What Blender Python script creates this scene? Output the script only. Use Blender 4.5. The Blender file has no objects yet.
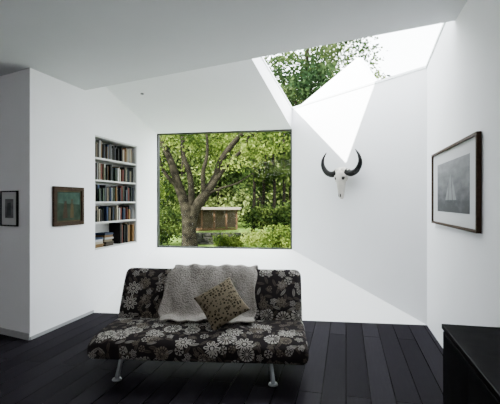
import bpy, math, random
import numpy as np
from mathutils import Vector, Matrix, Euler
random.seed(7); np.random.seed(7)
C = bpy.context.scene.collection
H = 1.55

# ------------------------------------------------------------------ materials
def newmat(name):
    m = bpy.data.materials.new(name); m.use_nodes = True
    nt = m.node_tree
    return m, nt, nt.nodes['Principled BSDF']
def pmat(name, col, rough=0.6, metal=0.0, noise=0.0, nscale=20, bump=0.0, bscale=60, spec=0.5):
    m, nt, b = newmat(name)
    b.inputs['Base Color'].default_value = (*col, 1)
    b.inputs['Roughness'].default_value = rough
    b.inputs['Metallic'].default_value = metal
    b.inputs['Specular IOR Level'].default_value = spec
    tc = nt.nodes.new('ShaderNodeTexCoord')
    if noise > 0:
        n = nt.nodes.new('ShaderNodeTexNoise'); n.inputs['Scale'].default_value = nscale; n.inputs['Detail'].default_value = 5
        nt.links.new(tc.outputs['Object'], n.inputs['Vector'])
        r = nt.nodes.new('ShaderNodeValToRGB')
        r.color_ramp.elements[0].position = .3; r.color_ramp.elements[1].position = .7
        r.color_ramp.elements[0].color = (*[c*(1-noise) for c in col], 1)
        r.color_ramp.elements[1].color = (*[min(1, c*(1+noise)) for c in col], 1)
        nt.links.new(n.outputs['Fac'], r.inputs['Fac']); nt.links.new(r.outputs['Color'], b.inputs['Base Color'])
    if bump > 0:
        n = nt.nodes.new('ShaderNodeTexNoise'); n.inputs['Scale'].default_value = bscale; n.inputs['Detail'].default_value = 4
        nt.links.new(tc.outputs['Object'], n.inputs['Vector'])
        bp = nt.nodes.new('ShaderNodeBump'); bp.inputs['Strength'].default_value = bump; bp.inputs['Distance'].default_value = .01
        nt.links.new(n.outputs['Fac'], bp.inputs['Height']); nt.links.new(bp.outputs['Normal'], b.inputs['Normal'])
    return m
class G:
    def __init__(s, nt): s.nt = nt
    def m(s, op, a, b=None, c=None):
        n = s.nt.nodes.new('ShaderNodeMath'); n.operation = op
        for i, v in enumerate((a, b, c)):
            if v is None: continue
            if isinstance(v, (int, float)): n.inputs[i].default_value = v
            else: s.nt.links.new(v, n.inputs[i])
        return n.outputs[0]
    def mix(s, f, a, b):
        n = s.nt.nodes.new('ShaderNodeMix'); n.data_type = 'RGBA'
        for i, v in ((0, f), (6, a), (7, b)):
            if isinstance(v, (int, float)): n.inputs[i].default_value = v
            elif isinstance(v, tuple): n.inputs[i].default_value = (*v, 1)
            else: s.nt.links.new(v, n.inputs[i])
        return n.outputs[2]
def satin(m, rough, fac):
    """matt stain with a thin constant oil sheen"""
    nt = m.node_tree; b = nt.nodes['Principled BSDF']; b.inputs['Specular IOR Level'].default_value = 0
    b.inputs['Roughness'].default_value = 1
    gl = nt.nodes.new('ShaderNodeBsdfGlossy'); gl.inputs['Roughness'].default_value = rough
    if b.inputs['Normal'].is_linked: nt.links.new(b.inputs['Normal'].links[0].from_socket, gl.inputs['Normal'])
    b.inputs['IOR'].default_value = 1.0
    mx = nt.nodes.new('ShaderNodeMixShader'); mx.inputs[0].default_value = fac
    nt.links.new(b.outputs[0], mx.inputs[1]); nt.links.new(gl.outputs[0], mx.inputs[2])
    nt.links.new(mx.outputs[0], nt.nodes['Material Output'].inputs[0])

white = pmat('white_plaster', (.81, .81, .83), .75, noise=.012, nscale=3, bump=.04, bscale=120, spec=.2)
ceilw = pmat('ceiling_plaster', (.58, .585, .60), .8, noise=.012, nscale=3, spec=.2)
rampw = pmat('white_gloss_paint', (.92, .92, .92), .4, noise=.01, nscale=3, spec=.3)
greybase = pmat('grey_skirting', (.25, .25, .26), .6, noise=.05)
lightbase = pmat('pale_skirting', (.34, .34, .35), .5, noise=.03)
darkframe = pmat('dark_metal_frame', (.012, .014, .014), .4, .3, noise=.1)
alu = pmat('aluminium_frame', (.7, .71, .72), .4, .3, noise=.05)
blackwood = pmat('black_stained_oak', (.006, .006, .0065), .4, noise=.4, nscale=14, bump=.2, bscale=40, spec=.3)
satin(blackwood, .35, .018)
steel = pmat('grey_steel', (.30, .31, .32), .3, .8, noise=.08)
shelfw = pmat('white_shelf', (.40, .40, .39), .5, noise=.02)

def floor_mat():
    m, nt, b = newmat('dark_floorboards'); g = G(nt)
    tc = nt.nodes.new('ShaderNodeTexCoord'); mp = nt.nodes.new('ShaderNodeMapping')
    mp.inputs['Rotation'].default_value = (0, 0, math.radians(13.5+90) )
    nt.links.new(tc.outputs['Object'], mp.inputs['Vector'])
    br = nt.nodes.new('ShaderNodeTexBrick'); br.offset = .37
    br.inputs['Scale'].default_value = 1; br.inputs['Brick Width'].default_value = 2.4; br.inputs['Row Height'].default_value = .19
    br.inputs['Mortar Size'].default_value = .006; br.inputs['Mortar Smooth'].default_value = .2
    br.inputs['Color1'].default_value = (.0115, .0102, .0132, 1); br.inputs['Color2'].default_value = (.0235, .0212, .0265, 1)
    br.inputs['Mortar'].default_value = (.0006, .0006, .0006, 1)
    nt.links.new(mp.outputs[0], br.inputs['Vector'])
    mp2 = nt.nodes.new('ShaderNodeMapping'); mp2.inputs['Scale'].default_value = (1.5, 22, 1)
    nt.links.new(mp.outputs[0], mp2.inputs['Vector'])
    n = nt.nodes.new('ShaderNodeTexNoise'); n.inputs['Scale'].default_value = 3; n.inputs['Detail'].default_value = 6
    nt.links.new(mp2.outputs[0], n.inputs['Vector'])
    f = g.m('MULTIPLY', n.outputs['Fac'], .5)
    nt.links.new(g.mix(f, br.outputs['Color'], (.006, .0052, .007)), b.inputs['Base Color'])
    bp = nt.nodes.new('ShaderNodeBump'); bp.inputs['Strength'].default_value = .4; bp.inputs['Distance'].default_value = .008
    h = g.m('SUBTRACT', g.m('MULTIPLY', n.outputs['Fac'], .4), br.outputs['Fac'])
    nt.links.new(h, bp.inputs['Height']); nt.links.new(bp.outputs['Normal'], b.inputs['Normal'])
    satin(m, .27, .015)
    return m
def glass_mat():
    m = bpy.data.materials.new('clear_glazing'); m.use_nodes = True; nt = m.node_tree; nt.nodes.clear()
    o = nt.nodes.new('ShaderNodeOutputMaterial'); mx = nt.nodes.new('ShaderNodeMixShader')
    t = nt.nodes.new('ShaderNodeBsdfTransparent'); gl = nt.nodes.new('ShaderNodeBsdfGlossy')
    gl.inputs['Roughness'].default_value = .02; mx.inputs[0].default_value = .002
    t.inputs['Color'].default_value = (.96, .985, .97, 1)
    nt.links.new(t.outputs[0], mx.inputs[1]); nt.links.new(gl.outputs[0], mx.inputs[2]); nt.links.new(mx.outputs[0], o.inputs[0])
    return m
glass = glass_mat()
def leaf_mat(name, stops, trans=.45):
    m, nt, b = newmat(name); g = G(nt)
    ge = nt.nodes.new('ShaderNodeNewGeometry'); r = nt.nodes.new('ShaderNodeValToRGB')
    cr = r.color_ramp
    while len(cr.elements) < len(stops): cr.elements.new(.5)
    for i, s in enumerate(stops):
        cr.elements[i].position = i/(len(stops)-1); cr.elements[i].color = (*s, 1)
    # noise paints shade-like dark and sunlit-looking clumps into the leaf colour
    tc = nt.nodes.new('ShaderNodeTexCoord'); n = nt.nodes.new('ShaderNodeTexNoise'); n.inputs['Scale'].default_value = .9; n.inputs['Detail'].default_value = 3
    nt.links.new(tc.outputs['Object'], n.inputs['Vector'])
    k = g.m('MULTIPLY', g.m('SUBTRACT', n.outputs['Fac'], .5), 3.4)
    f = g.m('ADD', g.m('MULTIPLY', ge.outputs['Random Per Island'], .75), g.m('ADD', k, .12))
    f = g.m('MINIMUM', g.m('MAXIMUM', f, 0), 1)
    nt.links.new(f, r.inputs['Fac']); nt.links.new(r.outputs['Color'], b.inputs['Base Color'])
    b.inputs['Roughness'].default_value = .8; b.inputs['Specular IOR Level'].default_value=.02
    tr = nt.nodes.new('ShaderNodeBsdfTranslucent'); nt.links.new(r.outputs['Color'], tr.inputs['Color'])
    mx = nt.nodes.new('ShaderNodeMixShader'); mx.inputs[0].default_value = trans
    out = nt.nodes['Material Output']
    nt.links.new(b.outputs[0], mx.inputs[1]); nt.links.new(tr.outputs[0], mx.inputs[2]); nt.links.new(mx.outputs[0], out.inputs[0])
    return m
def island_mat(name, cols, rough=.6):
    m, nt, b = newmat(name)
    ge = nt.nodes.new('ShaderNodeNewGeometry'); r = nt.nodes.new('ShaderNodeValToRGB'); cr = r.color_ramp
    cr.interpolation = 'CONSTANT'
    while len(cr.elements) < len(cols): cr.elements.new(.5)
    for i, s in enumerate(cols):
        cr.elements[i].position = i/len(cols); cr.elements[i].color = (*s, 1)
    nt.links.new(ge.outputs['Random Per Island'], r.inputs['Fac']); nt.links.new(r.outputs['Color'], b.inputs['Base Color'])
    b.inputs['Roughness'].default_value = rough; b.inputs['Specular IOR Level'].default_value=.1
    return m

def floral_mat():
    m, nt, b = newmat('floral_fabric'); g = G(nt)
    uv = nt.nodes.new('ShaderNodeUVMap').outputs[0]
    def cell(scale, off):
        mp = nt.nodes.new('ShaderNodeMapping'); mp.inputs['Location'].default_value = (off, off*.7, 0)
        nt.links.new(uv, mp.inputs['Vector'])
        v = nt.nodes.new('ShaderNodeTexVoronoi'); v.voronoi_dimensions = '2D'
        v.inputs['Scale'].default_value = scale; v.inputs['Randomness'].default_value = .8
        nt.links.new(mp.outputs[0], v.inputs['Vector'])
        s = nt.nodes.new('ShaderNodeVectorMath'); s.operation = 'SUBTRACT'
        nt.links.new(mp.outputs[0], s.inputs[0]); nt.links.new(v.outputs['Position'], s.inputs[1])
        sx = nt.nodes.new('ShaderNodeSeparateXYZ'); nt.links.new(s.outputs[0], sx.inputs[0])
        sc = nt.nodes.new('ShaderNodeSeparateColor'); nt.links.new(v.outputs['Color'], sc.inputs[0])
        x, y = sx.outputs[0], sx.outputs[1]
        r = g.m('SQRT', g.m('ADD', g.m('MULTIPLY', x, x), g.m('MULTIPLY', y, y)))
        a = g.m('ARCTAN2', y, x)
        return x, y, r, a, sc.outputs[0], sc.outputs[1], sc.outputs[2]
    def flowers(scale, off, R0, R1, n1, n2, thr):
        x, y, r, a, r1, r2, r3 = cell(scale, off)
        R = g.m('ADD', g.m('MULTIPLY', r3, R1-R0), R0)
        q = g.m('DIVIDE', r, R)
        ph = g.m('MULTIPLY', r1, 6.28)
        def ab(k): return g.m('ABSOLUTE', g.m('COSINE', g.m('ADD', g.m('MULTIPLY', a, k), ph)))
        c4 = ab(n1); c7 = ab(n2)
        petal = g.m('LESS_THAN', q, g.m('ADD', g.m('MULTIPLY', g.m('POWER', c4, .6), .75), .25))
        ring = g.m('MULTIPLY', g.m('GREATER_THAN', q, .2), g.m('LESS_THAN', q, .34))
        vein = g.m('MULTIPLY', g.m('GREATER_THAN', c4, .93), g.m('MULTIPLY', g.m('GREATER_THAN', q, .4), g.m('LESS_THAN', q, .85)))
        f1 = g.m('MULTIPLY', petal, g.m('SUBTRACT', 1, g.m('MAXIMUM', ring, vein)))
        spoke = g.m('MULTIPLY', g.m('GREATER_THAN', c7, .88), g.m('LESS_THAN', q, .72))
        tips = g.m('MULTIPLY', g.m('GREATER_THAN', c7, .45), g.m('MULTIPLY', g.m('GREATER_THAN', q, .68), g.m('LESS_THAN', q, 1.0)))
        f2 = g.m('MAXIMUM', g.m('MAXIMUM', spoke, tips), g.m('LESS_THAN', q, .18))
        sel = g.m('GREATER_THAN', r2, .5)
        fl = g.m('ADD', g.m('MULTIPLY', sel, f1), g.m('MULTIPLY', g.m('SUBTRACT', 1, sel), f2))
        return g.m('MULTIPLY', fl, g.m('GREATER_THAN', r1, thr)), r2, r3
    fA, a2, a3 = flowers(5.6, .3, .05, .084, 4, 7, .15)
    fB, b2, b3 = flowers(10.5, 2.9, .022, .040, 2.5, 3, .3)
    x, y, r, a, r1b, r2b, r3b = cell(12.5, 1.7)
    th = g.m('MULTIPLY', r1b, 6.28); co = g.m('COSINE', th); si = g.m('SINE', th)
    lx = g.m('ADD', g.m('MULTIPLY', x, co), g.m('MULTIPLY', y, si))
    ly = g.m('SUBTRACT', g.m('MULTIPLY', y, co), g.m('MULTIPLY', x, si))
    e = g.m('ADD', g.m('POWER', g.m('ABSOLUTE', g.m('DIVIDE', lx, .045)), 1.5), g.m('POWER', g.m('ABSOLUTE', g.m('DIVIDE', ly, .014)), 1.5))
    leaf = g.m('MULTIPLY', g.m('LESS_THAN', e, 1), g.m('GREATER_THAN', g.m('ABSOLUTE', ly), .0018))
    leafcol = g.mix(g.m('GREATER_THAN', r2b, .75), (.055, .046, .039), (.17, .16, .145))
    col = g.mix(leaf, (.016, .0132, .0142), leafcol)
    col = g.mix(fB, col, g.mix(g.m('GREATER_THAN', b3, .5), (.10, .085, .07), (.22, .208, .19)))
    flc = g.mix(g.m('GREATER_THAN', a3, .35), (.13, .112, .092), (.32, .305, .28))
    col = g.mix(fA, col, flc)
    nt.links.new(col, b.inputs['Base Color'])
    b.inputs['Roughness'].default_value = .9; b.inputs['Specular IOR Level'].default_value = .04
    return m

# ------------------------------------------------------------------ geometry helpers
def obj(name, verts, faces, mat=None, parent=None, smooth=False, uvs=None):
    me = bpy.data.meshes.new(name); me.from_pydata([tuple(v) for v in verts], [], faces)
    me.update()
    if smooth:
        for p in me.polygons: p.use_smooth = True
    if uvs is not None:
        l = me.uv_layers.new(name='UVMap')
        flat = [c for f in uvs for uv in f for c in uv]
        l.data.foreach_set('uv', flat)
    o = bpy.data.objects.new(name, me); C.objects.link(o)
    if mat: me.materials.append(mat)
    if parent: o.parent = parent
    return o
def empty(name, loc=(0, 0, 0), rotz=0, mw=None):
    e = bpy.data.objects.new(name, None); C.objects.link(e); e.empty_display_size = .1
    if mw is not None: e.matrix_world = mw
    else:
        e.location = loc; e.rotation_euler = (0, 0, rotz)
    return e
BF = [(0,3,2,1),(4,5,6,7),(0,1,5,4),(1,2,6,5),(2,3,7,6),(3,0,4,7)]
def boxv(a, b):
    x0,y0,z0 = a; x1,y1,z1 = b
    return [(x0,y0,z0),(x1,y0,z0),(x1,y1,z0),(x0,y1,z0),(x0,y0,z1),(x1,y0,z1),(x1,y1,z1),(x0,y1,z1)]
def boxes(name, lst, mat, parent=None, bevel=0.0, xf=None):
    v=[]; f=[]
    for a,b in lst:
        k=len(v); bv=boxv(a,b)
        if xf: bv=[tuple(xf @ Vector(p)) for p in bv]
        v+=bv; f+=[tuple(i+k for i in q) for q in BF]
    o = obj(name, v, f, mat, parent)
    if bevel:
        m=o.modifiers.new('b','BEVEL'); m.width=bevel; m.segments=2; m.limit_method='ANGLE'
    return o
def basis(p, nout):
    n = Vector((nout[0], nout[1], 0)).normalized(); x = Vector((n.y, -n.x, 0))
    return Matrix(((x.x, n.x, 0, p[0]), (x.y, n.y, 0, p[1]), (0, 0, 1, p[2]), (0, 0, 0, 1)))
def tube(points, radii, n=8, sub=4):
    P=[Vector(p) for p in points]; Q=[]; R=[]
    for i in range(len(P)-1):
        p0=P[max(i-1,0)];p1=P[i];p2=P[i+1];p3=P[min(i+2,len(P)-1)]
        for k in range(sub):
            t=k/sub
            Q.append(.5*((2*p1)+(p2-p0)*t+(2*p0-5*p1+4*p2-p3)*t*t+(3*p1-3*p2+p3-p0)*t**3))
            R.append(radii[i]*(1-t)+radii[i+1]*t)
    Q.append(P[-1]); R.append(radii[-1])
    v=[];f=[]; up=Vector((.31,.2,.93)).normalized()
    for i,q in enumerate(Q):
        d=(Q[min(i+1,len(Q)-1)]-Q[max(i-1,0)]).normalized()
        s=d.cross(up)
        if s.length<.1: s=d.cross(Vector((1,0,0)))
        s.normalize(); t=d.cross(s)
        for k in range(n):
            a=2*math.pi*k/n; v.append(q+s*math.cos(a)*R[i]+t*math.sin(a)*R[i])
    for i in range(len(Q)-1):
        for k in range(n):
            f.append((i*n+k,i*n+(k+1)%n,(i+1)*n+(k+1)%n,(i+1)*n+k))
    f.append(tuple(range(n-1,-1,-1))); f.append(tuple((len(Q)-1)*n+k for k in range(n)))
    return v,f
def merge(parts):
    v=[];f=[]
    for a,b in parts:
        k=len(v); v+=list(a); f+=[tuple(i+k for i in q) for q in b]
    return v,f
def ellipsoid(c, r, nu=16, nv=10):
    v=[];f=[]
    for j in range(nv+1):
        th=math.pi*j/nv
        for i in range(nu):
            a=2*math.pi*i/nu
            v.append((c[0]+r[0]*math.sin(th)*math.cos(a), c[1]+r[1]*math.sin(th)*math.sin(a), c[2]+r[2]*math.cos(th)))
    for j in range(nv):
        for i in range(nu): f.append((j*nu+i,(j+1)*nu+i,(j+1)*nu+(i+1)%nu,j*nu+(i+1)%nu))
    return v,f

# ------------------------------------------------------------------ room shell
LC=(-2.47,4.49); WL=(-1.744,7.5); WR=(.743,7.08); RC=(2.23,5.04)
L2=(-2.242,5.435); K=(-.147,4.605); R1=(1.937,3.78)
FL=(-2.20,5.61)
FAR=(-4.715,5.59); BL=(-5.2,-2.5); BR=(.477,-2.5)
def cz(x): return 3.06+.047*(x+2.4)
floorm=floor_mat()
floor=obj('floor',[(LC[0],LC[1],0),(FAR[0],FAR[1],0),(BL[0],BL[1],0),(BR[0],BR[1],0),(RC[0],RC[1],0),(FL[0],FL[1],0)],[(0,1,2,3,4,5)],floorm)
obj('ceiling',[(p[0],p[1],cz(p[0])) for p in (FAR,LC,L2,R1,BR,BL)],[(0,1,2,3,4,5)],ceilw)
obj('ceiling_fascia',[(L2[0],L2[1],cz(L2[0])),(R1[0],R1[1],cz(R1[0])),(R1[0],R1[1],3.46),(K[0],K[1],3.674),(L2[0],L2[1],3.9)],[(0,1,2,3,4)],white)
zWL,zWR=2.83,2.84
obj('ceiling_slope',[(WL[0],WL[1],zWL),(WR[0],WR[1],zWR),(K[0],K[1],3.49),(L2[0],L2[1],3.372)],[(0,1,2),(0,2,3)],white)
obj('skylight_reveal',[(WR[0],WR[1],zWR),(K[0],K[1],3.49),(K[0],K[1],3.674),(WR[0],WR[1],3.19)],[(0,1,2,3)],white)
d=Vector((WL[0]-LC[0],WL[1]-LC[1],0)); Llen=d.length; d.normalize(); nL=Vector((d.y,-d.x,0))
def LP(s,z,out=0): return (LC[0]+d.x*s+nL.x*out, LC[1]+d.y*s+nL.y*out, z)
s0,s1,n0,n1=1.195,2.361,.865,2.50; nd=-.27
V=[];F=[]
def q(*p):
    k=len(V); V.extend(p); F.append(tuple(range(k,k+len(p))))
T=3.9
q(LP(0,0),LP(s0,0),LP(s0,T),LP(0,T)); q(LP(s1,0),LP(Llen,0),LP(Llen,T),LP(s1,T))
q(LP(s0,0),LP(s1,0),LP(s1,n0),LP(s0,n0)); q(LP(s0,n1),LP(s1,n1),LP(s1,T),LP(s0,T))
q(LP(s0,n0),LP(s1,n0),LP(s1,n0,nd),LP(s0,n0,nd)); q(LP(s0,n1),LP(s1,n1),LP(s1,n1,nd),LP(s0,n1,nd))
q(LP(s0,n0),LP(s0,n1),LP(s0,n1,nd),LP(s0,n0,nd)); q(LP(s1,n0),LP(s1,n1),LP(s1,n1,nd),LP(s1,n0,nd))
q(LP(s0,n0,nd),LP(s1,n0,nd),LP(s1,n1,nd),LP(s0,n1,nd))
obj('wall_left',V,F,white)
def wall(name,a,b,z0,za,zb,mat=white):
    return obj(name,[(a[0],a[1],z0),(b[0],b[1],z0),(b[0],b[1],zb),(a[0],a[1],za)],[(0,1,2,3)],mat)
wall('wall_hall',FAR,LC,0,3.4,3.4); wall('wall_side',BL,FAR,0,3.4,3.4); wall('wall_rear',BL,BR,0,3.5,3.5)
obj('wall_right',[(BR[0],BR[1],0),(RC[0],RC[1],0),(RC[0],RC[1],3.24),(R1[0],R1[1],3.46),(BR[0],BR[1],3.46)],[(0,1,2,3,4)],white)
wall('wall_angled',RC,WR,0,3.24,3.19)
V=[];F=[];N=12
for i in range(N+1):
    for j in range(N+1):
        u=i/N;w=j/N
        a=Vector((FL[0],FL[1],0)).lerp(Vector((RC[0],RC[1],0)),u); b=Vector((WL[0],WL[1],.70)).lerp(Vector((WR[0],WR[1],.71)),u)
        V.append(a.lerp(b,w))
for i in range(N):
    for j in range(N): F.append((i*(N+1)+j,(i+1)*(N+1)+j,(i+1)*(N+1)+j+1,i*(N+1)+j+1))
obj('sloped_window_plinth',V,F,rampw,smooth=True)
def strip(name,a,b,nout,h,t,mat):
    a=Vector((*a,0));b=Vector((*b,0));n=Vector((*nout,0)).normalized()*t
    v=[a,b,b+n,a+n]; v=[tuple(p) for p in v]+[(p.x,p.y,h) for p in v]
    return obj(name,v,BF,mat)
strip('baseboard_left',LC,FL,(nL.x,nL.y),.035,.012,greybase)
nh=Vector((-(FAR[1]-LC[1]),(FAR[0]-LC[0]))).normalized()
strip('baseboard_hall',FAR,LC,(nh.x,nh.y),.07,.015,lightbase)
win=empty('window_1'); wd=Vector((WR[0]-WL[0],WR[1]-WL[1],0)); wlen=wd.length; wd.normalize()
M=Matrix(((wd.x,-wd.y,0,WL[0]),(wd.y,wd.x,0,WL[1]),(0,0,1,0),(0,0,0,1)))
t=.026
boxes('frame',[((0,0,.70),(wlen,.06,.70+t)),((0,0,2.835-t),(wlen,.06,2.835)),((0,0,.70+t),(t,.06,2.835-t)),((wlen-t,0,.70+t),(wlen,.06,2.835-t))],darkframe,win,xf=M)
boxes('pane',[((t,.028,.70+t),(wlen-t,.032,2.835-t))],glass,win,xf=M)
sk=empty('window_2')
gp=[Vector((WR[0],WR[1],3.19)),Vector((RC[0],RC[1],3.24)),Vector((R1[0],R1[1],3.46)),Vector((K[0],K[1],3.674))]
obj('pane',gp,[(0,1,2,3)],glass,sk)
ctr=sum(gp,Vector())/4
F=[]
inn=[p.lerp(ctr,.012) for p in gp]
vv=gp+inn+[p+Vector((0,0,.03)) for p in gp]+[p+Vector((0,0,.03)) for p in inn]
for i in range(4):
    j=(i+1)%4; F+=[(i,j,4+j,4+i),(8+i,8+j,12+j,12+i),(4+i,4+j,12+j,12+i),(i,j,8+j,8+i)]
obj('frame',vv,F,alu,sk)
wedge=[Vector((.834,6.954,3.2)),Vector((1.596,5.91,3.69)),Vector((1.772,5.669,3.235))]
off=Vector((.808,.589,0))*.12
obj('white_wedge',[*wedge,*[p+off for p in wedge]],[(0,1,2),(5,4,3),(0,3,4,1),(1,4,5,2),(2,5,3,0)],white)  # white triangular slab rising above the top of the angled wall
gv=[Vector(p) for p in ((-.147,4.605,3.674),(.404,4.387,4.57),(.6,4.31,4.9),(1.937,3.78,4.9),(1.937,3.78,3.46))]
go=Vector((-.368,-.93,0))*.1
obj('sun_blocker',[*gv,*[p+go for p in gv]],[(0,1,2,3,4),(9,8,7,6,5),(0,5,6,1),(1,6,7,2),(2,7,8,3),(3,8,9,4),(4,9,5,0)],white)  # added unseen slab, shaped to cut the right edge of the sun patch

def disc(name,c,n,r,mat,parent=None,h=.01):
    n=Vector(n).normalized(); a=n.orthogonal().normalized(); b=n.cross(a); c=Vector(c); v=[];f=[]
    for k in range(20):
        t_=2*math.pi*k/20; e=a*math.cos(t_)+b*math.sin(t_)
        v+= [c+e*r, c+e*r+n*h, c+e*r*.7+n*h, c+e*r*.7+n*h*.3]
    for k in range(20):
        i=4*k;j=4*((k+1)%20)
        f+=[(i,j,j+1,i+1),(i+1,j+1,j+2,i+2),(i+2,j+2,j+3,i+3)]
    f.append(tuple(4*k+3 for k in range(20)))
    return obj(name,v,f,mat,parent)
sp=Vector((-1.63,6.05,0)); vd=(sp.x-WL[0])*-.166+(sp.y-WL[1])*-.985
disc('ceiling_spotlight',(sp.x,sp.y,2.83+.256*vd-.002),(.04,-.25,-.97),.026,pmat('spot_dark',(.12,.12,.12),.4,.3,noise=.1),h=.005)

# ------------------------------------------------------------------ bookshelf
Mn=basis(LP(s1,0),(nL.x,nL.y))
W=s1-s0
bs=empty('bookshelf',mw=Mn)
shz=[1.25,1.545,1.86,2.18]
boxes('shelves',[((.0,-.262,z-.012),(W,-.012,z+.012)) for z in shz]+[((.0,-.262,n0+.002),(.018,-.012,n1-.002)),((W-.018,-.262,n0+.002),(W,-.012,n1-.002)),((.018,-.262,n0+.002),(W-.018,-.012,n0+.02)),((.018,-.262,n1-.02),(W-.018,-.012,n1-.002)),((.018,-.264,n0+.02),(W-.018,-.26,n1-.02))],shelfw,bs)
bl=[]
rows=[1.262,1.557,1.872,2.192]
for ri,z in enumerate(rows):
    top=(rows+[2.5])[ri+1]-.05 if ri<3 else 2.47
    x=.022
    while x<W-.06:
        w=random.uniform(.014,.042); h=random.uniform(.70,.99)*(top-z-.01); dp=random.uniform(.16,.22)
        if random.random()<.03: x+=random.uniform(.02,.05); continue
        bl.append(((x,-.255,z),(x+w-.0015,-.255+dp,z+h))); x+=w
for (bx,n_) in ((.62,6),(.88,5)):
    z=n0+.021
    for k in range(n_):
        th=random.uniform(.018,.04); wv=random.uniform(.2,.24)
        if z+th>1.1: break
        bl.append(((bx+random.uniform(0,.015),-.25,z),(bx+wv,-.05+random.uniform(-.02,.01),z+th-.001))); z+=th
x=.03
for k in range(9):
    w=random.uniform(.03,.06); bl.append(((x,-.25,n0+.021),(x+w-.002,-.04-random.uniform(0,.05),n0+.021+random.uniform(.26,.345)))); x+=w
bookm=island_mat('book_spines',[(.26,.26,.25),(.008,.008,.009),(.10,.08,.055),(.02,.022,.03),(.26,.23,.17),(.075,.014,.009),(.006,.006,.006),(.13,.10,.06),(.012,.022,.05),(.32,.32,.32),(.03,.022,.014),(.035,.05,.035),(.11,.06,.02),(.008,.014,.012),(.006,.006,.008),(.05,.055,.06)])
boxes('books',bl,bookm,bs)

# ------------------------------------------------------------------ framed pictures
def framed(name,p,nout,w,h,bar,dep,fm,matc,pw,ph,printm,shapes=()):
    e=empty(name,mw=basis(p,nout))
    boxes('frame',[((-w/2,.002,-h/2),(w/2,dep,-h/2+bar)),((-w/2,.002,h/2-bar),(w/2,dep,h/2)),((-w/2,.002,-h/2+bar),(-w/2+bar,dep,h/2-bar)),((w/2-bar,.002,-h/2+bar),(w/2,dep,h/2-bar))],fm,e,bevel=.002)
    boxes('mat_board',[((-w/2+bar,.003,-h/2+bar),(w/2-bar,dep*.5,h/2-bar))],matc,e)
    boxes('print',[((-pw/2,dep*.5,-ph/2),(pw/2,dep*.5+.002,ph/2))],printm,e)
    for i,(pts,m) in enumerate(shapes):
        obj('print_detail_%d'%(i+1),[(x,dep*.5+.0035,z) for x,z in pts],[tuple(range(len(pts)))],m,e)
    return e
matw=pmat('mat_board_white',(.50,.505,.51),.8,noise=.01,spec=.1)
def engraving():
    m,nt,b=newmat('engraving_paper'); g=G(nt)
    tc=nt.nodes.new('ShaderNodeTexCoord'); sx=nt.nodes.new('ShaderNodeSeparateXYZ'); nt.links.new(tc.outputs['Object'],sx.inputs[0])
    mp=nt.nodes.new('ShaderNodeMapping'); mp.inputs['Scale'].default_value=(1,1,3); nt.links.new(tc.outputs['Object'],mp.inputs['Vector'])
    n=nt.nodes.new('ShaderNodeTexNoise'); n.inputs['Scale'].default_value=5; n.inputs['Detail'].default_value=7; nt.links.new(mp.outputs[0],n.inputs['Vector'])
    f=g.m('ADD',g.m('MULTIPLY',sx.outputs[2],1.5),g.m('ADD',g.m('MULTIPLY',n.outputs['Fac'],.9),-.05))
    r=nt.nodes.new('ShaderNodeValToRGB'); r.color_ramp.elements[0].color=(.05,.052,.055,1); r.color_ramp.elements[1].color=(.20,.203,.21,1); r.color_ramp.elements[0].position=.1;r.color_ramp.elements[1].position=.8
    nt.links.new(f,r.inputs['Fac']); nt.links.new(r.outputs['Color'],b.inputs['Base Color']); b.inputs['Roughness'].default_value=.7; b.inputs['Specular IOR Level'].default_value=.1
    return m
pr_grey=engraving()
pale=pmat('pale_ink',(.21,.215,.22),.8,noise=.15,nscale=12,spec=.1); dgrey=pmat('dark_ink',(.06,.063,.067),.8,noise=.3,nscale=20,spec=.1)
walnut=pmat('dark_walnut_frame',(.030,.016,.009),.6,noise=.3,nscale=30,spec=.06)
brownf=pmat('brown_wood_frame',(.045,.027,.017),.6,noise=.25,nscale=30,spec=.06)
nRt=(-.974,.2265)
pc=((2.1275+1.766)/2,(4.6+3.045)/2,1.70)
framed('framed_engraving',pc,nRt,1.60,.78,.024,.04,brownf,matw,1.14,.50,pr_grey,[
 ([(-.03,-.13),(.10,-.13),(.07,.06),(.02,.13)],pale),([(-.18,-.13),(-.06,-.13),(-.03,.09)],pale),([(.12,-.13),(.22,-.13),(.09,.04)],pale),
 ([(-.20,-.16),(.24,-.16),(.21,-.135),(-.22,-.135)],dgrey)])
teal=pmat('oil_paint_teal',(.018,.030,.020),.7,noise=.5,nscale=9,spec=.04)
ochre=pmat('oil_paint_ochre',(.055,.040,.018),.7,noise=.3,nscale=14,spec=.04); tealp=pmat('oil_paint_pale',(.032,.062,.048),.7,noise=.3,nscale=14,spec=.04)
sm=(.346+.909)/2
framed('framed_painting',LP(sm,1.497),(nL.x,nL.y),.563,.49,.05,.035,walnut,ochre,.44,.36,teal,[
 ([(-.2,.02),(.2,.04),(.2,.17),(-.2,.17)],tealp),([(-.09,-.15),(-.02,-.15),(-.03,.09),(-.075,.09)],ochre),([(.03,-.15),(.12,-.15),(.09,.06),(.05,.07)],walnut)])
blackf=pmat('black_frame',(.006,.006,.006),.6,noise=.2,spec=.06)
hd=Vector((FAR[0]-LC[0],FAR[1]-LC[1],0)).normalized(); ps=.347
framed('framed_print',(LC[0]+hd.x*ps,LC[1]+hd.y*ps,1.475),(nh.x,nh.y) if nh.y<0 else (-nh.x,-nh.y),.31,.41,.016,.025,blackf,matw,.15,.22,pr_grey,[([(-.04,-.08),(.04,-.08),(.03,.06),(-.03,.07)],dgrey)])

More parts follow.
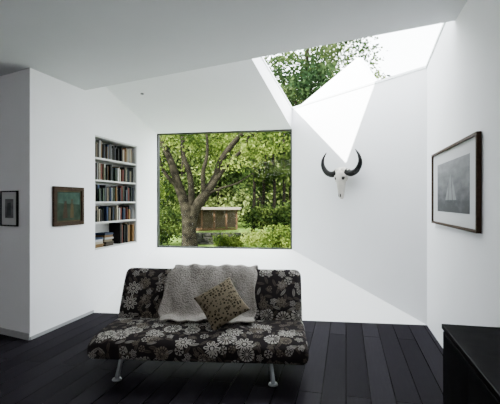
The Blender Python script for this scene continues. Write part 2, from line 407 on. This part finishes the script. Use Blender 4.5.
# ------------------------------------------------------------------ cabinet
nR=Vector((-.974,.2265,0))
Yc=1.97; wx=2.23-.2325*(5.04-Yc)
cab=empty('black_cabinet',mw=basis((wx,Yc,0),(nR.x,nR.y)))
cd=.53
boxes('carcass',[((-1.3,.004,.06),(-.01,cd-.02,.89))],blackwood,cab,bevel=.003)
boxes('top_board',[((-1.32,.004,.89),(0,cd,.915))],blackwood,cab,bevel=.003)
boxes('plinth',[((-1.28,.03,0),(-.04,cd-.06,.06))],blackwood,cab)
boxes('doors',[((-1.295+.43*i,cd-.02,.075),(-1.295+.43*i+.42,cd-.004,.88)) for i in range(3)],blackwood,cab,bevel=.002)

# ------------------------------------------------------------------ sofa bed
sofa=empty('sofa_bed',loc=(-.46,3.33,0),rotz=math.radians(-4.0))
floral=floral_mat()
def cushion(name,L,a,b,cy,czz,tilt,rr,mat,parent,amp=.006,seed=0,ex=3.2):
    n=44; xs=[]; K_=7
    for k in range(K_):
        th=math.pi/2*k/(K_-1); xs.append((-L/2+rr*(1-math.cos(th)), rr*(1-math.sin(th))))
    xs2=[(-L/2+rr+ (L-2*rr)*i/28,0) for i in range(1,28)]
    allx=xs+xs2+[(-x,i) for x,i in reversed(xs)]
    V=[]
    ct,st=math.cos(tilt),math.sin(tilt)
    acc=[0]
    def sup(t,A,B):
        c,s=math.cos(t),math.sin(t)
        return A*abs(c)**(2/ex)*(1 if c>=0 else -1), B*abs(s)**(2/ex)*(1 if s>=0 else -1)
    pts=[sup(2*math.pi*k/n,a,b) for k in range(n+1)]
    for k in range(n): acc.append(acc[-1]+math.dist(pts[k],pts[k+1]))
    for x,ins in allx:
        for k in range(n):
            p,z=sup(2*math.pi*k/n,a-ins,b-ins)
            w=amp*(math.sin(x*5+seed+p*7)+.6*math.sin(x*11.3+2*seed+z*20)+.5*math.cos(p*16+x*3))*(1-ins/rr)
            z2=z+w*(1 if z>0 else .3)
            z2+= .018*(1-(p/a)**2)*(1 if z>0 else 0)*(1-(2*x/L)**6)
            V.append((x, cy+p*ct-z2*st, czz+p*st+z2*ct))
    F=[];U=[]
    for i in range(len(allx)-1):
        for k in range(n):
            F.append((i*n+k,(i+1)*n+k,(i+1)*n+(k+1)%n,i*n+(k+1)%n))
            x0=allx[i][0]-allx[i][1];x1=allx[i+1][0]-allx[i+1][1]
            if x0>0: x0=allx[i][0]+allx[i][1]
            if x1>0: x1=allx[i+1][0]+allx[i+1][1]
            U.append([(x0+seed,acc[k]),(x1+seed,acc[k]),(x1+seed,acc[k+1]),(x0+seed,acc[k+1])])
    m=len(allx)-1
    F.append(tuple(range(n))); U.append([(pts[k][0]+3,pts[k][1]) for k in range(n)])
    F.append(tuple(m*n+k for k in range(n-1,-1,-1))); U.append([(pts[k][0]+4,pts[k][1]) for k in range(n-1,-1,-1)])
    return obj(name,V,F,mat,parent,smooth=True,uvs=U)
cushion('seat',1.89,.385,.100,.385,.285,math.radians(1.5),.055,floral,sofa,seed=1.3,ex=3.6)
btilt=math.radians(62)
cushion('back',1.86,.285,.08,.80,.583,btilt,.07,floral,sofa,seed=5.1)
parts=[]
for x in (-.68,.62):
    parts.append(tube([(x,.10,.21),(x,.14,.20),(x,.66,.20),(x,.80,.30)],[.014]*4,8,4))
    for yy,dy in ((.16,-.05),(.66,.05)):
        sx=.05 if x>0 else -.05
        parts.append(tube([(x,yy,.21),(x+sx*.3,yy+dy*.4,.12),(x+sx*.6,yy+dy,.015)],[.018,.018,.02],10,4))
        parts.append(tube([(x+sx*.6,yy+dy,.0),(x+sx*.6,yy+dy,.014)],[.042,.036],14,1))
parts.append(tube([(-.68,.2,.2),(.62,.2,.2)],[.014,.014],8,1)); parts.append(tube([(-.68,.6,.2),(.62,.6,.2)],[.014,.014],8,1))
v,f=merge(parts); obj('steel_legs',v,f,steel,sofa,smooth=True)
boxes('hinges',[((-.925,.60,.26),(-.90,.80,.33)),((.90,.60,.26),(.925,.80,.33))],darkframe,sofa,bevel=.01)

def throw():
    m,nt,b=newmat('knitted_wool'); g=G(nt)
    uv=nt.nodes.new('ShaderNodeUVMap').outputs[0]
    v=nt.nodes.new('ShaderNodeTexVoronoi'); v.inputs['Scale'].default_value=75; nt.links.new(uv,v.inputs['Vector'])
    n=nt.nodes.new('ShaderNodeTexNoise'); n.inputs['Scale'].default_value=9; n.inputs['Detail'].default_value=6; nt.links.new(uv,n.inputs['Vector'])
    f=g.m('ADD',g.m('MULTIPLY',v.outputs['Distance'],.7),g.m('MULTIPLY',n.outputs['Fac'],.4))
    nt.links.new(g.mix(f,(.46,.43,.40),(.19,.168,.152)),b.inputs['Base Color']); b.inputs['Roughness'].default_value=.95; b.inputs['Specular IOR Level'].default_value=.1
    bp=nt.nodes.new('ShaderNodeBump'); bp.inputs['Strength'].default_value=.7; bp.inputs['Distance'].default_value=.01; bp.invert=True
    nt.links.new(v.outputs['Distance'],bp.inputs['Height']); nt.links.new(bp.outputs['Normal'],b.inputs['Normal'])
    ct,st=math.cos(btilt),math.sin(btilt)
    def bp_(p,z): return (.80+p*ct-z*st,.583+p*st+z*ct)
    path=[(.42,.428),(.50,.424),(.57,.427)]+[bp_(-.19,.112),bp_(-.1,.12),bp_(0,.124),bp_(.1,.12),bp_(.2,.115),bp_(.255,.105),bp_(.295,.075),bp_(.305,.02),bp_(.298,-.05),bp_(.25,-.098),bp_(.15,-.102),bp_(.0,-.102)]
    P=[Vector((0,*p)) for p in path]; Q=[]
    for i in range(len(P)-1):
        for k in range(5): Q.append(P[i].lerp(P[i+1],k/5))
    Q.append(P[-1])
    for _ in range(4): Q=[Q[0]]+[(Q[i-1]+Q[i]*2+Q[i+1])/4 for i in range(1,len(Q)-1)]+[Q[-1]]
    nx=46; V=[];F=[];U=[]
    for i,qp in enumerate(Q):
        nrm=(Q[min(i+1,len(Q)-1)]-Q[max(i-1,0)]).normalized(); nn=Vector((0,-nrm.z,nrm.y))
        sk_=-.05*math.sin(i*.09)
        for j in range(nx+1):
            u=j/nx; x=-.40+.90*u+sk_*(1-u)*1.0+.012*math.sin(i*.35+j)*(1 if j in(0,nx) else 0)
            wv=.007*math.sin(x*38+math.sin(i*.3)*1.3)+.006*math.sin(x*17+i*.22)+.009
            p=qp+nn*wv
            if i<4: p=p+Vector((0,-.02*math.sin(u*9),0))
            V.append((x,p.y,p.z))
    for i in range(len(Q)-1):
        for j in range(nx):
            F.append((i*(nx+1)+j,i*(nx+1)+j+1,(i+1)*(nx+1)+j+1,(i+1)*(nx+1)+j))
            U.append([(j*.02,i*.022),(j*.02+.02,i*.022),(j*.02+.02,i*.022+.022),(j*.02,i*.022+.022)])
    o=obj('throw_blanket',V,F,m,None,smooth=True,uvs=U)
    so=o.modifiers.new('s','SOLIDIFY'); so.thickness=.012; so.offset=0
    o.matrix_world=Matrix.Translation((-.46-.03,3.33,0))@Matrix.Rotation(math.radians(-4.0),4,'Z')
throw()

def pillow():
    m,nt,b=newmat('ikat_fabric'); g=G(nt)
    uv=nt.nodes.new('ShaderNodeUVMap').outputs[0]
    vo=nt.nodes.new('ShaderNodeTexVoronoi'); vo.inputs['Scale'].default_value=15; vo.inputs['Randomness'].default_value=.6; nt.links.new(uv,vo.inputs['Vector'])
    d1=g.m('LESS_THAN',vo.outputs['Distance'],.43); d0=g.m('LESS_THAN',vo.outputs['Distance'],.2)
    c=g.mix(d1,(.17,.14,.095),(.018,.014,.010)); c=g.mix(d0,c,(.13,.10,.06))
    nt.links.new(c,b.inputs['Base Color']); b.inputs['Roughness'].default_value=.9; b.inputs['Specular IOR Level'].default_value=.1
    n=24; V=[];F=[];U=[]; S=.198
    for side in (1,-1):
        for i in range(n+1):
            for j in range(n+1):
                u=i/n*2-1;w=j/n*2-1
                pin=1-.09*(1-abs(w)**2)*abs(u)**6; pin2=1-.09*(1-abs(u)**2)*abs(w)**6
                th=.075*((1-u**2)*(1-w**2))**.42
                V.append((u*S*pin, -side*th, w*S*pin2))
    N1=(n+1)**2
    for s in (0,1):
        for i in range(n):
            for j in range(n):
                a=s*N1+i*(n+1)+j; fc=(a,a+n+1,a+n+2,a+1); uu=[(i/n,j/n),((i+1)/n,j/n),((i+1)/n,(j+1)/n),(i/n,(j+1)/n)]
                if s: fc=fc[::-1]; uu=uu[::-1]
                F.append(fc);U.append(uu)
    o=obj('patterned_cushion',V,F,m,None,smooth=True,uvs=U)
    w_=o.modifiers.new('w','WELD'); w_.merge_threshold=.0005
    o.matrix_world=Matrix.Translation((-.265,3.735,.600))@Matrix.Rotation(math.radians(-6),4,'Z')@Matrix.Rotation(math.radians(-36),4,'X')@Matrix.Rotation(math.radians(-35),4,'Y')
pillow()

# ------------------------------------------------------------------ horned skull
wn=(-.808,-.589)
sk_e=empty('horned_skull',mw=basis((1.462,6.093,1.98),wn))
bone=pmat('bone',(.50,.47,.42),.7,noise=.15,nscale=18,bump=.4,bscale=40)
hornm=pmat('black_horn',(.003,.0028,.0028),.5,noise=.4,nscale=30,bump=.5,bscale=50,spec=.12)
dark=pmat('socket_dark',(.02,.016,.013),.9,noise=.2)
secs=[(.07,.02,.05,.05),(.06,.05,.055,.06),(.03,.088,.07,.08),(-.02,.098,.078,.09),(-.07,.105,.078,.095),(-.11,.092,.07,.095),(-.16,.07,.062,.09),(-.22,.056,.055,.085),(-.28,.047,.05,.08),(-.33,.044,.042,.072),(-.37,.036,.032,.062),(-.385,.015,.015,.055)]
V=[];F=[];n=20
for z,hw,hd_,yc in secs:
    for k in range(n):
        a=2*math.pi*k/n; x=hw*math.cos(a); y=hd_*math.sin(a)
        if abs(z+.07)<.045 and y>0 and abs(x)>.04: x*=.82; y*=.8
        if z<-.14 and y>0: y*=1+.12*math.cos(x/hw*1.5)
        V.append((x,yc+y+.02+(.0 if z>-.2 else (-z-.2)*.1),z))
for i in range(len(secs)-1):
    for k in range(n): F.append((i*n+k,i*n+(k+1)%n,(i+1)*n+(k+1)%n,(i+1)*n+k))
F.append(tuple(range(n)));F.append(tuple((len(secs)-1)*n+k for k in range(n-1,-1,-1)))
o=obj('cranium',V,F,bone,sk_e,smooth=True); sb=o.modifiers.new('s','SUBSURF'); sb.levels=1; sb.render_levels=1
v,f=merge([ellipsoid((s*.068,.145,-.07),(.026,.022,.028)) for s in(-1,1)]+[ellipsoid((s*.014,.138,-.315),(.011,.016,.045)) for s in (-1,1)])
obj('sockets',v,f,dark,sk_e,smooth=True)
v,f=merge([tube([(s*.055,.16,-.045),(s*.10,.135,-.04),(s*.108,.10,-.075),(s*.09,.12,-.115),(s*.05,.15,-.11)],[.012,.014,.014,.013,.008],8,4) for s in(-1,1)]+[tube([(s*.02,.10,.05),(s*.085,.095,.03),(s*.14,.095,.02)],[.05,.047,.043],12,4) for s in (-1,1)])
obj('brow_bones',v,f,bone,sk_e,smooth=True)
v,f=merge([tube([(s*.09,.095,.028),(s*.18,.10,-.005),(s*.29,.11,.03),(s*.36,.12,.13),(s*.35,.13,.24),(s*.28,.13,.34)],[.05,.048,.042,.033,.021,.004],14,6) for s in(-1,1)])
obj('horns',v,f,hornm,sk_e,smooth=True)

# ------------------------------------------------------------------ garden
gm=pmat('garden_grass',(.06,.095,.014),.9,noise=.5,nscale=2.5,bump=.5,bscale=10,spec=.05)
V=[];F=[];nx,ny=40,40
for i in range(nx+1):
    for j in range(ny+1):
        x=-30+60*i/nx; y=7.7+45*j/ny
        V.append((x,y,-.05+max(0,(y-14))*.035+.08*math.sin(x*.7+y*.4)))
for i in range(nx):
    for j in range(ny): F.append((i*(ny+1)+j,(i+1)*(ny+1)+j,(i+1)*(ny+1)+j+1,i*(ny+1)+j+1))
obj('garden_ground',V,F,gm,smooth=True)
def leaves(blobs,size,asp=.55):
    vs=[]
    for c,r,n in blobs:
        dd=np.random.normal(size=(n,3)); dd/=np.linalg.norm(dd,axis=1)[:,None]
        rad=np.random.uniform(.25,1,(n,1))**.5
        p=np.array(c)+dd*rad*np.array(r)
        p+=np.random.normal(scale=.08,size=(n,3))
        a=np.random.normal(size=(n,3)); a/=np.linalg.norm(a,axis=1)[:,None]
        b=np.cross(a,np.random.normal(size=(n,3))); b/=np.linalg.norm(b,axis=1)[:,None]
        s=size*np.random.uniform(.6,1.3,(n,1))
        vs.append(np.stack([p-a*s,p+b*s*asp,p+a*s,p-b*s*asp],1).reshape(-1,3))
    v=np.concatenate(vs); k=len(v)//4
    f=np.arange(k*4).reshape(-1,4)
    return v,f
def leafobj(name,blobs,size,mat,parent=None):
    v,f=leaves(blobs,size)
    me=bpy.data.meshes.new(name); me.vertices.add(len(v)); me.vertices.foreach_set('co',v.astype(np.float32).ravel())
    me.loops.add(f.size); me.loops.foreach_set('vertex_index',f.astype(np.int32).ravel())
    me.polygons.add(len(f)); me.polygons.foreach_set('loop_start',np.arange(0,f.size,4,dtype=np.int32))
    me.update(calc_edges=True); me.validate()
    me.materials.append(mat); o=bpy.data.objects.new(name,me); C.objects.link(o)
    if parent: o.parent=parent
    return o
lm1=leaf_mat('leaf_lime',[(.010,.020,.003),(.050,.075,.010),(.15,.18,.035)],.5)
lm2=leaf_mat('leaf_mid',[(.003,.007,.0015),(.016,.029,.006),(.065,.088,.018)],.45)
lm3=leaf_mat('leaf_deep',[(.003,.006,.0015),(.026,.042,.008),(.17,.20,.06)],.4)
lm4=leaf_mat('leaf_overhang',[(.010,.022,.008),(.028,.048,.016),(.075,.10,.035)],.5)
bark=pmat('bark',(.0085,.0072,.0045),.9,noise=.75,nscale=6,bump=.8,bscale=14,spec=.03)
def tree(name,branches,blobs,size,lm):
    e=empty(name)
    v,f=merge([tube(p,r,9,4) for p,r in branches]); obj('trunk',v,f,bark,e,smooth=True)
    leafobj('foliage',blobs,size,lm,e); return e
def blobcloud(n,xr,yr,zr,rr,cnt):
    return [((random.uniform(*xr),random.uniform(*yr),random.uniform(*zr)),(random.uniform(*rr),random.uniform(*rr),random.uniform(*rr)*.6),cnt) for _ in range(n)]
Y=13
tree('garden_tree',[
 ([(-1.95,Y,-.1),(-1.98,Y,.5),(-2.0,Y,1.0),(-2.12,Y,1.5),(-2.35,Y-.1,2.2),(-2.55,Y-.2,2.9),(-3.0,Y,3.8),(-3.4,Y,5.2)],[.30,.24,.22,.17,.14,.11,.08,.04]),
 ([(-1.95,Y,.7),(-1.80,Y,1.3),(-1.45,Y,1.8),(-1.12,Y+.1,2.35),(-.95,Y+.1,2.9),(-.5,Y,3.5),(.1,Y,4.2),(.4,Y,5.2)],[.20,.18,.16,.13,.11,.09,.06,.03]),
 ([(-2.0,Y,1.1),(-1.9,Y,1.8),(-1.95,Y-.2,2.5),(-2.15,Y-.3,3.3),(-2.0,Y,5.2)],[.14,.11,.09,.07,.03]),
 ([(-1.08,Y+.1,2.3),(-.75,Y,2.75),(-.2,Y-.2,3.3),(.2,Y-.3,4.2)],[.09,.07,.05,.02]),
 ([(-2.3,Y-.05,2.0),(-2.75,Y-.1,2.5),(-3.05,Y-.1,3.3)],[.08,.06,.04]),
 ([(-1.5,Y,1.8),(-1.5,Y-.2,2.5),(-1.35,Y-.3,3.2),(-1.5,Y,4.6)],[.08,.07,.05,.02]),
 ([(-1.5,Y,1.75),(-.9,Y-.2,2.0),(-.4,Y-.3,2.15),(.1,Y,2.5)],[.045,.035,.022,.012])],
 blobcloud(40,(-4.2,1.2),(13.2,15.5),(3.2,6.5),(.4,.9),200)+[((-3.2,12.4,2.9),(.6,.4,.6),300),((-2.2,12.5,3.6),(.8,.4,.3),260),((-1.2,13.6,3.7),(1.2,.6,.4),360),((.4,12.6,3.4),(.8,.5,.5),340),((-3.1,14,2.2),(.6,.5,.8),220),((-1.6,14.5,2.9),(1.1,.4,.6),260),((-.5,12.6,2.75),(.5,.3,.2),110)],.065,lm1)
tree('woodland_tree',[([(x,17+random.uniform(-1,2),-.1),(x+.1,17.5,3),(x+random.uniform(-.5,.5),17.5,7)],[.08,.065,.04]) for x in (-4.4,.1,.55,.95,1.4,1.85,3.2)],
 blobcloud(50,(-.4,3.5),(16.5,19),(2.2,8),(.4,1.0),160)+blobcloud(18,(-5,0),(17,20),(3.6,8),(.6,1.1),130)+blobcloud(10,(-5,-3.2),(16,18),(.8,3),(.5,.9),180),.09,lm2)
tree('woodland_tree',[([(x,24,-.1),(x,24,4),(x+.6,24,8)],[.16,.12,.08]) for x in (-7,-4,-1.8,.6,2.5,5)],
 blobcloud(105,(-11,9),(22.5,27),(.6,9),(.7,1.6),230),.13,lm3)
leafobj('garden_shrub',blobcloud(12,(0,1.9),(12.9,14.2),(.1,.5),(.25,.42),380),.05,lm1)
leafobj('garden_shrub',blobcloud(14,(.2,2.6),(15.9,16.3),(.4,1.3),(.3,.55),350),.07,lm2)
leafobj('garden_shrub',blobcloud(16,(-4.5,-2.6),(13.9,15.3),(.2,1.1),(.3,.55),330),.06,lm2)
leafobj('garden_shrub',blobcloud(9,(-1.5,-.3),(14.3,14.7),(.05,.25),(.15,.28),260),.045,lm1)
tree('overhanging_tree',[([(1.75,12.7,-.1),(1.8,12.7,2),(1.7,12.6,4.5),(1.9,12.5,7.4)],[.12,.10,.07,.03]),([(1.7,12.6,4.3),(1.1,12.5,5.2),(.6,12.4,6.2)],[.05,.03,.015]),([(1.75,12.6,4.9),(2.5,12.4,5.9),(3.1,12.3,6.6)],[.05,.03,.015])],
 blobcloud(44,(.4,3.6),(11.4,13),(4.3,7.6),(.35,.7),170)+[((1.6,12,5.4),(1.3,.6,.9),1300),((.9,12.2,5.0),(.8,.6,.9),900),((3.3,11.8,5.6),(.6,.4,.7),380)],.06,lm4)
V=[];F=[];nx,nz=90,24
for i in range(nx+1):
    for j in range(nz+1):
        x=-22+44*i/nx; z=7*j/nz
        V.append((x,30+.8*math.sin(x*1.3+z)*math.cos(z*1.7)+random.uniform(-.35,.35),z+random.uniform(-.2,.2)))
for i in range(nx):
    for j in range(nz): F.append((i*(nz+1)+j,(i+1)*(nz+1)+j,(i+1)*(nz+1)+j+1,i*(nz+1)+j+1))
obj('boundary_hedge',V,F,pmat('hedge_green',(.012,.020,.005),.9,noise=.8,nscale=1.6,bump=1,bscale=6,spec=.03))
pv=empty('garden_pavilion',loc=(-1.75,20,-.08))
timber=pmat('cedar_timber',(.040,.022,.011),.8,noise=.3,nscale=8,spec=.05); paleroof=pmat('pale_roof',(.13,.11,.085),.8,noise=.1,spec=.05)
inner=pmat('pavilion_interior',(.075,.055,.034),.8,noise=.3,nscale=3,spec=.05)
boxes('roof',[((-1.45,-.7,1.25),(1.3,1.6,1.35))],paleroof,pv,bevel=.02)
boxes('posts',[((x-.04,-.5,0),(x+.04,-.42,1.25)) for x in (-1.2,-.6,0,.6,1.1)],timber,pv)
boxes('walls',[((-1.2,.6,0),(1.1,.7,1.25))],inner,pv)
boxes('base_and_sill',[((-1.2,-.5,-.1),(1.1,.7,0)),((-1.2,-.5,0),(-1.15,.6,1.25)),((-1.16,-.48,0),(1.06,-.45,.35))],timber,pv)
boxes('glazing',[((-1.15,-.47,.35),(1.05,-.46,1.25))],glass,pv)
stone=pmat('stone',(.016,.0155,.012),.9,noise=.5,nscale=5,bump=.8,bscale=9,spec=.05)
bl=[]
for r in range(4):
    x=-2.5+random.uniform(0,.2)
    while x<1.4:
        w=random.uniform(.25,.5); bl.append(((x,15.2+random.uniform(-.03,.03),-.1+r*.12),(x+w-.02,15.5,-.1+r*.12+.11))); x+=w
boxes('garden_stone_wall',bl,stone,bevel=.015)

# ------------------------------------------------------------------ light
s=Vector((-1.6,-1.5,1.56)).normalized()
sun=bpy.data.lights.new('sun','SUN'); sun.energy=52; sun.angle=math.radians(.6); sun.color=(1,.98,.95)
so=bpy.data.objects.new('sun',sun); C.objects.link(so); so.rotation_euler=s.to_track_quat('Z','Y').to_euler(); so.location=(-8,-8,10)
w=bpy.data.worlds.new('sky'); bpy.context.scene.world=w; w.use_nodes=True
bg=w.node_tree.nodes['Background']; bg.inputs[0].default_value=(.92,.955,1,1); bg.inputs[1].default_value=14
def area(name,loc,rot,sx,sy,e,col=(1,1,1)):
    l=bpy.data.lights.new(name,'AREA'); l.shape='RECTANGLE'; l.size=sx; l.size_y=sy; l.energy=e; l.color=col
    o=bpy.data.objects.new(name,l); C.objects.link(o); o.location=loc; o.rotation_euler=rot; return o
area('fill_light',(-1.6,-.6,2.95),(math.radians(28),math.radians(-8),0),2.0,1.5,70,(1,.99,.98))  # added fill light, unseen behind the camera, brightens the room

cam=bpy.data.cameras.new('camera'); cam.lens=28.8; cam.sensor_width=36
co=bpy.data.objects.new('camera',cam); C.objects.link(co); co.location=(0,0,H); co.rotation_euler=(math.radians(90),0,0)
bpy.context.scene.camera=co
